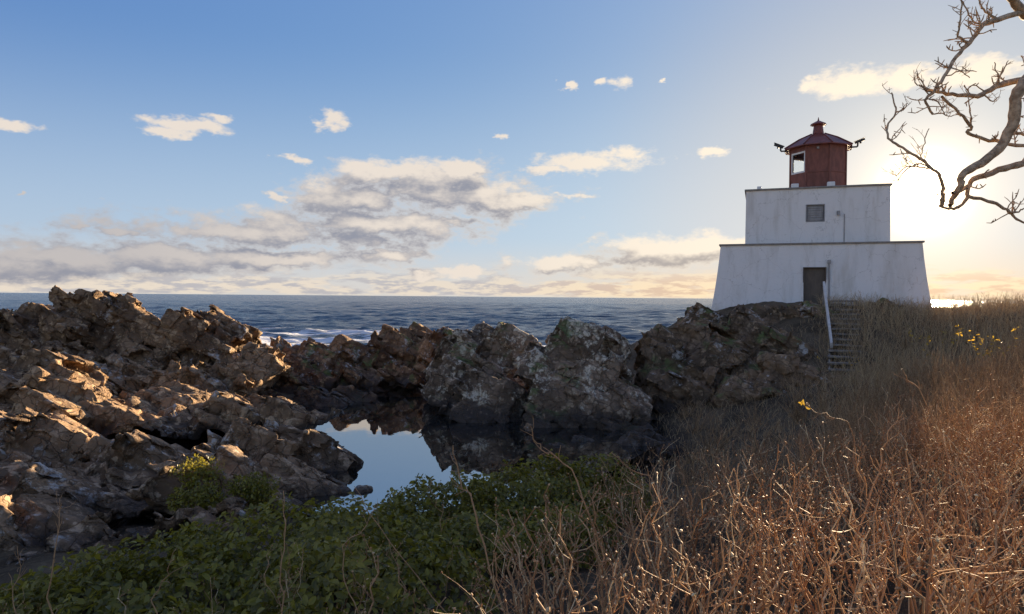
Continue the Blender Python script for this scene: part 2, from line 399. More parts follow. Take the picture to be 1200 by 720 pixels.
def largest(me):
    n = len(me.vertices); e = np.empty(len(me.edges)*2, np.int32); me.edges.foreach_get('vertices', e); e = e.reshape(-1, 2)
    lab = np.arange(n)
    while True:
        old = lab.copy(); m = np.minimum(lab[e[:,0]], lab[e[:,1]])
        np.minimum.at(lab, e[:,0], m); np.minimum.at(lab, e[:,1], m); lab = lab[lab]
        if (old == lab).all(): break
    keep = lab == np.bincount(lab).argmax()
    if keep.all(): return me
    V = getv(me); F = np.empty(len(me.loops), np.int32); me.loops.foreach_get('vertex_index', F)
    tot = np.empty(len(me.polygons), np.int32); me.polygons.foreach_get('loop_total', tot); F = F.reshape(-1, tot[0])
    F = F[keep[F[:,0]]]; idx = np.cumsum(keep)-1
    return npmesh(me.name, V[keep], idx[F])
def rock(name, blobs, mat, label, vox=.07, amp=1., seed=0, freq=1., group=None, base=None):
    """blobs: (px, py of the top, distance, width px, height m, depth m)"""
    parts = []
    for b in blobs:
        px, py, D, w, h, dep = b[:6]
        t = at(px, py, D); rx = w/2*D/800
        v, f = ICO
        s = np.sign(v)*np.abs(v)**.72
        q = s*np.array([rx, dep/2, h/2])
        az = math.atan2(t.x, t.y)+random.uniform(-.2, .2); ca, sa = math.cos(-az), math.sin(-az)
        q = np.stack([q[:,0]*ca-q[:,1]*sa, q[:,0]*sa+q[:,1]*ca, q[:,2]], 1)
        q += np.array([t.x, t.y+dep*.15, t.z-h/2])
        parts.append((q, f))
    V, F = cat(parts)
    me = npmesh(name, V, F)
    me = evalmesh(me, [('REMESH', dict(mode='VOXEL', voxel_size=vox*1.7))], name)
    P = getv(me); n = getn(me)
    Q = (P@STR.T)*freq
    f1, f2, off, cid = voro(Q*np.array([.42, .5, .95])+fbm(Q*.8, 2, .5, seed+40)[:,None]*.35, seed)
    d = .30*fbm(Q*.5, 2, .45, seed+1) + (cid[:,0]-.5)*.5 + (off*(cid-.5)*1.5).sum(1)*1.1 - .26*(1-smooth(f2-f1, 0, .16))
    f1, f2, off, cid = voro(Q*np.array([1.1, 1.2, 2.3])+3.3, seed+5)
    d += (cid[:,1]-.5)*.16 + (off*(cid-.5)).sum(1)*.55 - .07*(1-smooth(f2-f1, 0, .18))
    P = P+n*(d*amp*.8)[:,None]
    setv(me, terrace(P, np.array([1.15, 1.0, .62])/freq, .5, seed, .75*min(amp+.1, 1)))
    me = evalmesh(me, [('REMESH', dict(mode='VOXEL', voxel_size=vox))], name)
    me = largest(me)
    P = terrace(getv(me), np.array([.42, .38, .23])/freq, .5, seed+3, .6*min(amp+.1, 1)); setv(me, P); n = getn(me); Q = (P@STR.T)*freq
    f1, f2, off, cid = voro(Q*np.array([2.2, 2.5, 5.2])+7.7+fbm(Q*2.5, 2, .5, seed+44)[:,None]*.4, seed+9)
    d = (cid[:,2]-.5)*.05 + (off*(cid-.5)).sum(1)*.16 - .025*(1-smooth(f2-f1, 0, .2))
    d += .018*fbm(Q*3.2, 2, .6, seed+2, ridge=True)
    setv(me, P+n*(d*min(amp, 1))[:,None])
    o = link(name, me, mat, smooth=False)
    tag(o, label, 'rock', group)
    return o
R_ = 'rock outcrops along the shore'
rock('rock_crag', [(97,343,26,80,3.6,3),(40,366,26,150,3.5,3.5),(-50,367,27,180,3.5,4),(125,352,26,80,3,3),(165,364,26,70,3,3),(205,370,26,90,3.4,3),(238,368,27,70,3,3),(256,390,26,60,3,3),(284,410,25,66,2.2,2.6),
  (120,416,23.5,140,2.2,2.6),(205,426,23.5,120,2.0,2.6),(30,420,23.5,140,2.2,2.6),(-60,420,23.5,150,2.4,3),(268,442,23.5,90,1.6,2.4),(-170,380,27,200,3.5,4)],
  M_crag, 'tall jagged brown crag with a knobbly peak against the sea', .055, 1.05, 1, .72, group=R_)
rock('rock_block', [(40,432,18.5,140,1.8,2.5),(-50,428,19,170,2,3),(88,450,18,60,1.4,2),(60,480,17,120,.9,2)], M_crag, 'pale sunlit blocky rock below the crag at the left edge', .055, .8, 2, .7, group=R_)
rock('rock_shelf', [(190,457,20.5,160,1.2,2.6),(290,468,20,140,1.0,2.4),(352,478,19,90,.8,2.2),(150,472,18.5,120,1,2),(235,480,18,160,.8,2)], M_crag, 'low layered brown shelf running from the crag towards the pool', .055, .7, 3, .75, group=R_)
rock('rock_slab', [(300,508,15,180,1.6,2.6),(360,530,14.6,90,1.3,1.8),(200,522,14.6,160,1.5,2.6),(95,524,14.2,180,1.7,3),(0,508,14.2,170,1.8,3),(250,548,12.8,190,1.1,2),(120,575,12.2,220,1.1,2),(20,562,12.2,160,1.3,2),(-70,542,12.6,160,1.6,3),(315,572,12.8,110,.7,1.5),(40,612,10.6,190,.9,1.6),(145,618,10.4,150,.7,1.4),(-50,600,11,170,1.1,2),(230,600,11.2,130,.7,1.4)],
  M_fore, 'large dark fractured slab in the left foreground overhanging the pool', .045, .8, 4, .68, group=R_)
rock('rock_reef', [(335,404,31,110,2.8,3),(390,402,31,110,2.8,3),(432,402,31.5,90,2.8,3),(474,392,32.5,100,3.6,3.5),(440,403,33,80,3,3),(512,394,31,80,3.6,3),(340,432,28,160,2,3),(420,436,29,120,2.0,3),(465,434,29.5,110,2.2,3),(370,466,25.5,150,.8,2.0)], M_reef, 'low reddish brown reef closing the pool below the foam', .07, .8, 5, .7, group=R_)
rock('rock_boulder', [(545,388,26,90,3.9,3.5),(602,383,25.5,62,3.9,3.5),(560,424,23.5,120,3,2.5),(580,438,22.5,100,2.4,2)], M_boul, 'grey lichen-patched boulder in the middle with a mossy left shoulder', .055, .72, 6, .68, group=R_)
rock('rock_boulder', [(690,385,23.5,95,4,3.5),(655,412,22.5,90,3,3),(715,402,23,70,3.6,3),(680,432,21.5,130,2.6,2.2),(728,445,22,60,2.5,2)], M_boul, 'broad grey boulder with pale lichen standing in the pool, nearest the brush', .05, .68, 7, .62, group=R_)
rock('rock_knoll', [(777,394,25,50,3.8,3),(805,376,27,80,4.5,4),(850,361,30,120,4.5,5),(930,358,31.3,110,4.2,3.6),(830,404,25.5,110,3.6,3),(895,390,27.5,120,3.6,3.5),(800,432,24,100,2.8,2.5),(870,432,24.5,110,2.4,2.2)], M_knoll, 'dark mossy rock knoll carrying the left side of the lighthouse', .06, .66, 8, .62, group=R_)
rock('rock_mound', [(1030,360,31.3,90,2,3.2),(1080,370,32,80,2,3),(1020,385,29.5,70,1.6,2.5)], M_knoll, 'dark mound under the lighthouse right of the steps', .08, .5, 9, group=R_)
rock('rock_ledge', [(930,428,22.5,110,1.8,1.8),(885,443,22.2,90,1.6,1.8),(965,440,22,60,1.4,1.6),(840,470,20,90,1.4,1.6)], M_knoll, 'low flat-topped ledge left of the foot of the steps', .06, .5, 10, group=R_)
rock('rock_shoal', [(740,500,20.2,80,1.2,1.6),(700,516,19.2,90,.9,1.4),(655,524,18.6,70,.6,1.2),(760,520,18.6,90,1.0,1.6)], M_knoll, 'low dark wet rocks at the foot of the broad boulder', .05, .5, 11, group=R_)
SM = [(356,574,13.6,52,.35,.5,'flat grey stone at the water edge under the overhang'),(401,572,13.8,20,.30,.35,'small round stone in the pool shallows left of its neighbour'),(425,570,13.9,26,.34,.4,'dark stone half hidden by the green shrub at the pool'),(620,489+6,20,12,.3,.3,'tiny stone poking out of the pool by the boulder')]
for i, (px, py, D, w, h, dp, lab) in enumerate(SM):
    rock('stone', [(px, py, D, w, h, dp)], M_fore, lab, .025, .12, 20+i, 3., 'stones beside the pool')

# ------------------------------------------------------------------ tide pool
def f_pool(N, p, o):
    P = N.n('ShaderNodeNewGeometry').outputs['Position']
    setp(N, p, col=(.006,.009,.010,1), rough=.015, ior=6.0, nrm=bump(N, N.noise(P, 2.2, 2, .5), .004, .25))
M_pool = material('pool_water', f_pool)
pv = [(-7,14),(-5.2,12.6),(-2.5,12.4),(0,13),(1.6,14.6),(4.0,18.5),(5.0,22),(3,24.5),(-1,27),(-6,27),(-9,24),(-8.5,18)]
me = bm_mesh('pool_water', lambda bm: bm.faces.new([bm.verts.new((a, b, -4.0)) for a, b in pv]))
tag(link('pool_water', me, M_pool), 'still tide pool mirroring the blue sky among rocks', kind='structure')

# ------------------------------------------------------------------ lighthouse
def f_white(N, p, o):
    P = N.n('ShaderNodeNewGeometry').outputs['Position']
    a = N.noise(N.v('MULTIPLY', P, (1., 1., .18)), 1.6, 7, .65); b = N.noise(P, 6, 6, .6); c = N.noise(P, .5, 4, .5)
    col = N.mix(N.ramp(a, .45, .72), (.80,.765,.715,1), (.64,.60,.535,1))
    col = N.mix(N.m('MULTIPLY', N.ramp(b, .6, .74), .4), col, (.55,.50,.42,1))
    col = N.mix(N.m('MULTIPLY', N.ramp(c, .5, .7), .25), col, (.70,.68,.64,1))
    run = N.noise(N.v('MULTIPLY', P, (3.2, 3.2, .10)), 2.2, 5, .7); pat = N.noise(P, .8, 3, .5)
    col = N.mix(N.m('MULTIPLY', N.m('MULTIPLY', N.ramp(run, .60, .72), N.ramp(pat, .45, .62)), .55), col, (.40,.26,.14,1))
    ed = N.vor(N.v('ADD', P, N.v('MULTIPLY', N.noise(P, 3., 3, .6, out=1), (.5, .5, .5))), .7, 'DISTANCE_TO_EDGE')
    col = N.mix(N.m('MULTIPLY', N.ramp(ed, .008, .0), .5), col, (.35,.31,.26,1))
    setp(N, p, col=col, rough=.75, spec=.25, nrm=bump(N, N.m('ADD', b, N.noise(P, 30, 4, .6)), .012, .8))
M_white = material('white_painted_concrete', f_white)
def plain(name, col, rough=.6, metal=0., var=.25, spec=.4):
    def fn(N, p, o):
        P = N.n('ShaderNodeNewGeometry').outputs['Position']
        n = N.noise(N.v('MULTIPLY', P, (1., 1., .35)), 5., 7, .65)
        d = tuple(c*(1-var) for c in col[:3])+(1,)
        setp(N, p, col=N.mix(N.ramp(n, .35, .65), col, d), rough=rough, metal=metal, spec=spec, nrm=bump(N, N.noise(P, 20, 5, .6), .004, .6))
    return material(name, fn)
M_cop = plain('weathered_coping', (.30,.27,.23,1), .85)
M_red = plain('red_paint', (.24,.082,.055,1), .6, 0, .35)
M_roof = plain('red_roof_metal', (.24,.065,.045,1), .45, .0, .4)
M_door = plain('brown_door', (.13,.10,.075,1), .55)
M_grey = plain('grey_shutter', (.34,.33,.32,1), .6)
M_dark = plain('dark_metal', (.06,.055,.05,1), .5, .3)
M_pipe = plain('grey_pipe', (.36,.34,.32,1), .6)
M_frame = plain('white_frame', (.78,.76,.72,1), .5, 0, .1)
def f_glass(N, p, o):
    setp(N, p, col=(.95,.97,.97,1), rough=.02, ior=1.1, trans=1.)
M_glass = material('window_glass', f_glass)
M_wood = plain('weathered_wood', (.30,.255,.205,1), .85, 0, .45)
M_rail = plain('pale_rail_wood', (.62,.57,.50,1), .8, 0, .2)

TH = math.radians(-20)
cz = Vector((15.18, 34.08, 0))                       # middle of the front face
nrm = Vector((-math.sin(math.radians(20)), -math.cos(math.radians(20)), 0))
LC = cz - nrm*4.62
LH = empty('lighthouse', (LC.x, LC.y, -.75), TH)
tag(LH, 'white two-tier square lighthouse with red lantern on the rock', 'lighthouse')
Z0 = .75                                             # local height of the eye line
def prism(bm, prof):                                 # prof: list of (half width, z) rings, closed top and bottom
    rings = [[bm.verts.new((sx*w, sy*w, z)) for sx, sy in ((-1,-1),(1,-1),(1,1),(-1,1))] for w, z in prof]
    for a, b in zip(rings, rings[1:]):
        for i in range(4): bm.faces.new((a[i], a[(i+1)%4], b[(i+1)%4], b[i]))
    bm.faces.new(rings[0][::-1]); bm.faces.new(rings[-1])
def cutter(x0, x1, y0, y1, z0, z1):
    me = bm_mesh('cut', lambda bm: box(bm, x0, x1, y0, y1, z0, z1)); o = bpy.data.objects.new('cut', me); COL.objects.link(o); return o
def cutwall(me, boxes, name):
    cs = [cutter(*b) for b in boxes]
    r = evalmesh(me, [('BOOLEAN', dict(operation='DIFFERENCE', object=c, solver='EXACT')) for c in cs], name)
    for c in cs: bpy.data.objects.remove(c)
    return r
T1 = Z0+2.83; T2 = Z0+5.80
pr = [(5.05,-.3),(4.98,.35),(4.88,1.0),(4.77,1.8),(4.67,2.7),(4.60,T1-.09)]
lower = bm_mesh('lower', lambda bm: prism(bm, pr))
dx = -.10                                            # door, in the face's own metres
dz0, dz1 = .30, Z0+1.57
lower = cutwall(lower, [(dx-.51, dx+.51, -6, -4.45, dz0, dz1)], 'lower_tier')
link('lower_tier', lower, M_white, LH)
link('coping', bm_mesh('coping', lambda bm: box(bm, -4.68, 4.68, -4.68, 4.68, T1-.09, T1, .015)), M_cop, LH)
W2 = 3.40; XO = .02
upper = bm_mesh('upper', lambda bm: prism(bm, [(W2+.02, T1+.003), (W2, T2-.09)]))
hx = -.02
upper = cutwall(upper, [(hx-.42, hx+.42, -5, -W2+.16, Z0+4.02, Z0+4.86)], 'upper_tier')
link('upper_tier', upper, M_white, LH)
link('coping', bm_mesh('coping', lambda bm: box(bm, -W2-.08, W2+.08, -W2-.08, W2+.08, T2-.09, T2, .015)), M_cop, LH)
# door
d = link('door', bm_mesh('door', lambda bm: box(bm, dx-.495, dx+.495, -4.62, -4.56, dz0+.01, dz1-.01, .006)), M_door, LH)
link('handle', bm_mesh('handle', lambda bm: (box(bm, dx+.36, dx+.44, -4.66, -4.622, 1.35, 1.5, .01), box(bm, dx+.30, dx+.42, -4.69, -4.662, 1.42, 1.45, .008))), M_dark, d)
def dframe(bm):
    for a in (-.53, .49): box(bm, dx+a, dx+a+.04, -4.80, -4.54, dz0, dz1+.03)
    box(bm, dx-.488, dx+.488, -4.80, -4.54, dz1-.008, dz1+.03)
link('door_frame', bm_mesh('door_frame', dframe), M_door, d)
# shutter window
w = link('window', bm_mesh('window', lambda bm: box(bm, hx-.40, hx+.40, -W2+.08, -W2+.13, Z0+4.04, Z0+4.84, .01)), M_grey, LH)
def slats(k): return bm_mesh('slat', lambda bm: box(bm, hx-.37, hx+.37, -W2+.05, -W2+.075, Z0+4.09+k*.12, Z0+4.17+k*.12, .01))
for k in range(6): link('slat', slats(k), M_grey, w)
def wfr(bm):
    for a in (-.45, .41): box(bm, hx+a, hx+a+.04, -W2-.025, -W2+.14, Z0+3.99, Z0+4.89)
    for c in (3.985, 4.855): box(bm, hx-.405, hx+.405, -W2-.022, -W2+.14, Z0+c, Z0+c+.04)
link('window_frame', bm_mesh('window_frame', wfr), M_pipe, w)
# lamp, conduit and pipe on the walls
def cyl(bm, x, y, z0, z1, r, r2=None, seg=12):
    bmesh.ops.create_cone(bm, cap_ends=True, segments=seg, radius1=r, radius2=r if r2 is None else r2, depth=z1-z0, matrix=Matrix.Translation((x, y, (z0+z1)/2)))
def lampf(bm):
    box(bm, .98, 1.14, -W2-.05, -W2+.01, Z0+4.30, Z0+4.52, .01); cyl(bm, 1.06, -W2-.12, Z0+4.28, Z0+4.46, .07, .045)
link('wall_lamp', bm_mesh('wall_lamp', lampf), M_pipe, LH)
link('conduit', bm_mesh('conduit', lambda bm: cyl(bm, 1.34, -W2-.03, T1, Z0+4.35, .025)), M_pipe, LH)
def pipef(bm):
    V, F = tubes(np.array([[(.55,-4.98,.2),(.55,-4.90,1.0),(.55,-4.81,1.8),(.55,-4.76,2.55),(.55,-4.60,2.62)]]), np.full((1,5), .045), 8)
    vs = [bm.verts.new(v) for v in V]; [bm.faces.new([vs[i] for i in f]) for f in F]
    box(bm, .48, .62, -4.84, -4.60, 2.50, 2.70, .015)
link('pipe', bm_mesh('pipe', pipef), M_pipe, LH)
for bx in (-3.25, -2.85): pass
for (bx, wd, hh) in ((-2.75,.22,.16),(-1.0,.36,.22),(.72,.36,.24)):
    link('roof_block', bm_mesh('roof_block', lambda bm: box(bm, bx-wd/2, bx+wd/2, -W2+.10, -W2+.45, T2+.003, T2+hh, .02)), M_frame, LH)
# lantern: eight sides; two opposite sides glazed
LR = 1.52; LB, LT = T2+.003, Z0+8.45
lx, ly = .30, 0.
lan = empty('lantern', (lx, ly, 0)); lan.parent = LH
ROT0 = math.radians(-4)
def cor(k, r, z): a = ROT0+k*math.pi/4+math.pi/8; return Vector((r*math.sin(a), -r*math.cos(a), z))
def panel(bm, a, b, z0, z1, t, u0=0., u1=1.):        # a slab of wall between two corners
    p, q = a.lerp(b, u0), a.lerp(b, u1); n_ = (b-a).cross(Vector((0,0,1))).normalized()
    if n_.dot(Vector((p.x, p.y, 0))) < 0: n_ = -n_
    vs = [bm.verts.new(Vector((c.x, c.y, z))-n_*s) for s in (0, t) for z in (z0, z1) for c in (p, q)]
    for f in ((0,1,3,2),(4,6,7,5),(0,4,5,1),(2,3,7,6),(0,2,6,4),(1,5,7,3)): bm.faces.new([vs[i] for i in f])
SILL = LB+1.15
GL = {6: 1, 2: 1, 7: 0}
for k in range(8):
    a, b = cor(k-1, LR, 0), cor(k, LR, 0)
    if k in (7, 6, 5, 4):
        wp = link('wall_panel', bm_mesh('wall_panel', lambda bm: (panel(bm, a, b, LB, SILL-.02, .08), panel(bm, a, b, LT-.35, LT, .08), panel(bm, a, b, SILL-.02, LT-.35, .08, 0, .07), panel(bm, a, b, SILL-.02, LT-.35, .08, .93, 1))), M_red, lan)
        z0, z1 = SILL-.02, LT-.35
        fr = link('window_frame', bm_mesh('window_frame', lambda bm: (panel(bm, a, b, z0, z0+.09, .06, .07, .93), panel(bm, a, b, z1-.09, z1, .06, .07, .93), panel(bm, a, b, z0+.09, z1-.09, .06, .07, .13), panel(bm, a, b, z0+.09, z1-.09, .06, .87, .93))), M_frame, lan)
        link('pane', bm_mesh('pane', lambda bm: panel(bm, a*.985, b*.985, z0+.09, z1-.09, .012, .13, .87)), M_glass, lan)
    else:
        wp = link('wall_panel', bm_mesh('wall_panel', lambda bm: (panel(bm, a, b, LB, LT, .08),)), M_red, lan)
        link('rib', bm_mesh('rib', lambda bm: panel(bm, a*1.02, b*1.02, SILL-.05, SILL+.02, .03)), M_red, lan)
        if k == 0:
            link('vent', bm_mesh('vent', lambda bm: cyl(bm, -.1, -LR*.94-.03, LT-.32, LT-.2, .07)), M_pipe, lan)
for k in range(8):
    c = cor(k, LR*1.005, 0)
    link('corner_post', bm_mesh('corner_post', lambda bm: cyl(bm, c.x, c.y, LB, LT, .045, seg=8)), M_red, lan)
rf = empty('roof'); rf.parent = lan
AP = Z0+9.22
for k in range(8):
    def seg(bm):
        a0, b0, a1, b1 = cor(k-1, 1.84, LT-.05), cor(k, 1.84, LT-.05), cor(k-1, .36, AP), cor(k, .36, AP)
        am, bm_ = cor(k-1, 1.05, LT+.45), cor(k, 1.05, LT+.45)
        for p in ((a0, b0, bm_, am), (am, bm_, b1, a1)): bm.faces.new([bm.verts.new(v) for v in p])
        bmesh.ops.remove_doubles(bm, verts=bm.verts, dist=.001)
        r = bmesh.ops.extrude_face_region(bm, geom=bm.faces[:])
        for v in [e for e in r['geom'] if isinstance(e, bmesh.types.BMVert)]: v.co.z -= .05
    link('roof_panel', bm_mesh('roof_panel', seg), M_roof, rf)
    P = np.array([[cor(k, 1.86, LT-.03), cor(k, 1.06, LT+.47), cor(k, .36, AP+.02)]])
    V, F = tubes(P, np.full((1,3), .032), 6); link('roof_seam', npmesh('roof_seam', V, F), M_roof, rf)
link('soffit', bm_mesh('soffit', lambda bm: cyl(bm, 0, 0, LT-.10, LT-.055, 1.74, seg=24)), M_roof, rf)
def cap(bm):
    cyl(bm, 0, 0, AP-.15, AP+.22, .33, .27, 16); cyl(bm, 0, 0, AP+.22, AP+.46, .27, .24, 16); cyl(bm, 0, 0, AP+.46, AP+.52, .24, .42, 16)
    cyl(bm, 0, 0, AP+.52, AP+.58, .42, .40, 16); cyl(bm, 0, 0, AP+.58, AP+.76, .40, .06, 16); cyl(bm, 0, 0, AP+.76, AP+.95, .05, .015, 8)
link('chimney_cap', bm_mesh('chimney_cap', cap), M_roof, rf)
def camera_arm(sx):
    base = Vector((sx*1.70, -.35, LT-.12)); o = empty('security_camera', base); o.parent = lan
    V, F = tubes(np.array([[(-.15*sx,0,0),(.22*sx,0,.0),(.25*sx,0,.03),(.26*sx,0,.2)]]), np.full((1,4), .045), 8)
    link('bracket', npmesh('bracket', V, F), M_dark, o)
    def body(bm):
        box(bm, -.26, .26, -.07, .07, -.055, .075, .02); box(bm, -.30, .30, -.085, .085, .08, .095); cyl(bm, .0, 0, -.14, -.05, .05)
    b = link('camera_body', bm_mesh('camera_body', body), M_dark, o)
    b.location = (.26*sx+.1*sx, 0, .30); b.rotation_euler = (0, math.radians(-22 if sx > 0 else 22), math.radians(10))
camera_arm(-1); camera_arm(1)

# ------------------------------------------------------------------ steps and rail
ST = empty('wooden_steps', at(985, 440, 25)); tag(ST, 'weathered wooden steps with pale handrail climbing to the lighthouse door', 'steps')
s0, s1 = at(992, 442, 24.6), at(988, 353, 31.6)
def loc(v): return v-ST.location
NS = 15
dirr = (s1-s0); yaw = math.atan2(-dirr.x, dirr.y)
stepme = bm_mesh('step', lambda bm: box(bm, -.62, .62, -.17, .17, -.035, .035, .008))
for k in range(NS):
    o = link('step', stepme, M_wood, ST); o.location = loc(s0.lerp(s1, k/(NS-1)))+Vector((random.uniform(-.03,.03), 0, 0)); o.rotation_euler = (random.uniform(-.03,.03), random.uniform(-.02,.02), yaw)
sd = Vector((dirr.y, -dirr.x, 0)).normalized()
for sg in (-1, 1):
    a, b = loc(s0)+sd*sg*.56, loc(s1)+sd*sg*.56
    def strg(bm):
        vs = [bm.verts.new(p+sd*q*.03+Vector((0,0,z))) for p in (a, b) for q in (-1, 1) for z in (-.34, -.04)]
        for f in ((0,1,3,2),(4,6,7,5),(0,4,5,1),(2,3,7,6),(0,2,6,4),(1,5,7,3)): bm.faces.new([vs[i] for i in f])
    link('stringer', bm_mesh('stringer', strg), M_wood, ST)
r0, r1 = loc(at(974.5, 402, 27.0)), loc(at(965.5, 330, 31.4))
def railf(bm):
    vs = [bm.verts.new(p+sd*q*.03+Vector((0,0,z))) for p in (r0, r1) for q in (-1.6, 1.6) for z in (-.20, .0)]
    for f in ((0,1,3,2),(4,6,7,5),(0,4,5,1),(2,3,7,6),(0,2,6,4),(1,5,7,3)): bm.faces.new([vs[i] for i in f])
link('handrail', bm_mesh('handrail', railf), M_rail, ST)
for t in (.03, .5, .97):
    p = r0.lerp(r1, t)
    link('post', bm_mesh('post', lambda bm: box(bm, p.x-.045, p.x+.045, p.y-.045, p.y+.045, p.z-1.25, p.z-.12, .006)), M_wood, ST)

# ------------------------------------------------------------------ plants
def f_stem(N, p, o):
    g = N.n('ShaderNodeNewGeometry'); P = g.outputs['Position']; r = g.outputs['Random Per Island']
    col = N.mix(N.ramp(r, 0., .75, smooth=False), (.28,.13,.055,1), (.56,.34,.17,1)); col = N.mix(N.ramp(r, .75, .95), col, (.74,.58,.34,1))
    col = N.mix(N.m('MULTIPLY', N.ramp(N.noise(P, 9, 4, .6), .45, .65), .45), col, (.17,.075,.035,1))
    setp(N, p, col=col, rough=.6, spec=.25, nrm=bump(N, N.noise(P, 90, 3, .6), .002, .6))
M_stem = material('brown_stem_bark', f_stem)
def f_dry(N, p, o):
    r = N.n('ShaderNodeNewGeometry').outputs['Random Per Island']
    setp(N, p, col=N.mix(r, (.25,.155,.078,1), (.66,.48,.26,1)), rough=.7, spec=.3)
M_dry = material('dry_stalk', f_dry)
def f_mid(N, p, o):
    r = N.n('ShaderNodeNewGeometry').outputs['Random Per Island']
    setp(N, p, col=N.mix(r, (.17,.10,.05,1), (.48,.32,.17,1)), rough=.75, spec=.2)
M_mid = material('brown_stalk', f_mid)
def leafmat(name, a, b, tr, rough=.38):
    def fn(N, p, o):
        r = N.n('ShaderNodeNewGeometry').outputs['Random Per Island']
        col = N.mix(r, a, b); setp(N, p, col=col, rough=rough, spec=.5)
        t = N.n('ShaderNodeBsdfTranslucent'); N.put(t.inputs[0], N.mix(.5, col, tr)); mx = N.n('ShaderNodeMixShader'); mx.inputs[0].default_value = .35
        N.nt.links.new(p.outputs[0], mx.inputs[1]); N.nt.links.new(t.outputs[0], mx.inputs[2]); N.nt.links.new(mx.outputs[0], o.inputs[0])
    return material(name, fn)
M_leaf = leafmat('evergreen_leaf', (.065,.066,.006,1), (.29,.25,.026,1), (.40,.34,.04,1), .45)
M_yel = leafmat('autumn_leaf', (.55,.30,.03,1), (.50,.40,.06,1), (.8,.5,.05,1), .5)
M_sunlit = leafmat('sunlit_leaf', (.09,.10,.015,1), (.26,.22,.03,1), (.5,.42,.05,1), .45)  # evergreen leaf with yellow sunlight put into its colour

def stems(base, height, r0, lean, nseg=9, zig=.16, shoots=4, rs=1, bud=True, tip=.35):
    """base (M,3); returns tube parts for zigzag stems with side shoots and buds"""
    R = np.random.default_rng(rs); M = len(base)
    d = np.stack([lean[:,0]+R.normal(0,.18,M), lean[:,1]+R.normal(0,.18,M), np.ones(M)], 1); d /= np.linalg.norm(d, axis=1)[:,None]
    P = np.zeros((M, nseg, 3)); P[:,0] = base; step = height/(nseg-1)
    side = R.normal(0, 1, (M, 3)); side[:,2] *= .2; side /= np.linalg.norm(side, axis=1)[:,None]
    dirs = []
    for i in range(1, nseg):
        k = d + side*zig*(1 if i % 2 else -1)*(i/nseg+.3) + R.normal(0, zig*.6, (M, 3))
        d = d*.85 + k*.15 + R.normal(0, .05, (M, 3)); d[:,2] += .02
        d /= np.linalg.norm(d, axis=1)[:,None]
        k /= np.linalg.norm(k, axis=1)[:,None]; dirs.append(k)
        P[:,i] = P[:,i-1] + k*step[:,None]
    rad = r0[:,None]*np.linspace(1, tip, nseg)[None]
    parts = [tubes(P, rad, 4)]
    buds = [P[:,-1]]
    for s in range(shoots):
        j = R.integers(nseg//3, nseg-1, M); b = P[np.arange(M), j]; dd = np.stack(dirs, 1)[np.arange(M), j]
        o = R.normal(0, 1, (M, 3)); o -= (o*dd).sum(1)[:,None]*dd; o /= np.linalg.norm(o, axis=1)[:,None]
        L = height*R.uniform(.06, .26, M); q = np.zeros((M, 5, 3)); q[:,0] = b; v = dd*.75+o*.8
        for i in range(1, 5):
            v = v + R.normal(0, .22, (M, 3)); v[:,2] += .08; v /= np.linalg.norm(v, axis=1)[:,None]; q[:,i] = q[:,i-1]+v*(L/4)[:,None]
        parts.append(tubes(q, (rad[np.arange(M), j]*.62)[:,None]*np.linspace(1, .5, 5)[None], 3))
        buds.append(q[:,-1]); buds.append(q[:,2])
    if bud:
        B = np.concatenate(buds); n = len(B); u = R.normal(0, 1, (n, 3)); u[:,2] = np.abs(u[:,2])+.5; u /= np.linalg.norm(u, axis=1)[:,None]
        l = R.uniform(.008, .02, n)[:,None]; q = np.stack([B-u*l*.2, B+u*l*.4, B+u*l], 1)
        rr = np.tile(r0, len(buds))[:,None]*np.array([[.35, .85, .12]])
        parts.append(tubes(q, rr, 4))
    return parts
def thicket(n, region, hmin, hmax, rmin, rmax, seed, **k):
    R = np.random.default_rng(seed); out = []
    while sum(map(len, out)) < n:
        xy = region(R, n); out.append(xy)
    xy = np.concatenate(out)[:n]; m = len(xy)
    base = np.stack([xy[:,0], xy[:,1], ground_z(xy[:,0], xy[:,1])-.05], 1)
    return base, stems(base, R.uniform(hmin, hmax, m), R.uniform(rmin, rmax, m), np.stack([R.normal(.05,.18,m), R.normal(0,.15,m)], 1), rs=seed+1, **k)
def pix(xy):                                # picture column of a ground point, to shape the plant beds
    return 600+800*xy[:,0]/np.maximum(xy[:,1], .1)
def near_bed(R, n):
    xy = np.stack([R.uniform(-2.6, 10.5, n), R.uniform(2.3, 9.5, n)], 1); p = pix(xy)
    edge = 215+xy[:,1]*52+R.normal(0, 40, n)
    w = np.clip((p-edge)/300, 0, 1)**1.3
    return xy[(R.random(n) < w) & (p < 1520)]
b_, parts = thicket(1320, near_bed, .55, 1.4, .004, .012, 31, nseg=12, zig=.42, shoots=8)
def left_bed(R, n):
    xy = np.stack([R.uniform(-4.5, -.3, n), R.uniform(3.6, 6.2, n)], 1); p = pix(xy); return xy[(p > -60) & (p < 520) & (R.random(n) < .3+.7*smooth(p, 150, 450))]
parts += thicket(75, left_bed, .45, 1.0, .003, .007, 37, nseg=11, zig=.4, shoots=6)[1]
V, F = cat(parts); tag(link('bramble_thicket', npmesh('bramble_thicket', V, F), M_stem), 'dense thicket of bare reddish brown bramble stems across the right foreground', 'thicket', kind='stuff')
def mid_bed(R, n):
    xy = np.stack([R.uniform(-1, 16, n), R.uniform(8.5, 19, n)], 1); p = pix(xy)
    edge = 690+R.normal(0, 30, n)+(xy[:,1]-10)*16
    return xy[(p > edge) & (p < 1330) & (R.random(n) < .1+.9*smooth(p, edge, edge+350)) & (xy[:,1] < 12.5+smooth(p, 900, 1080)*6.5)]
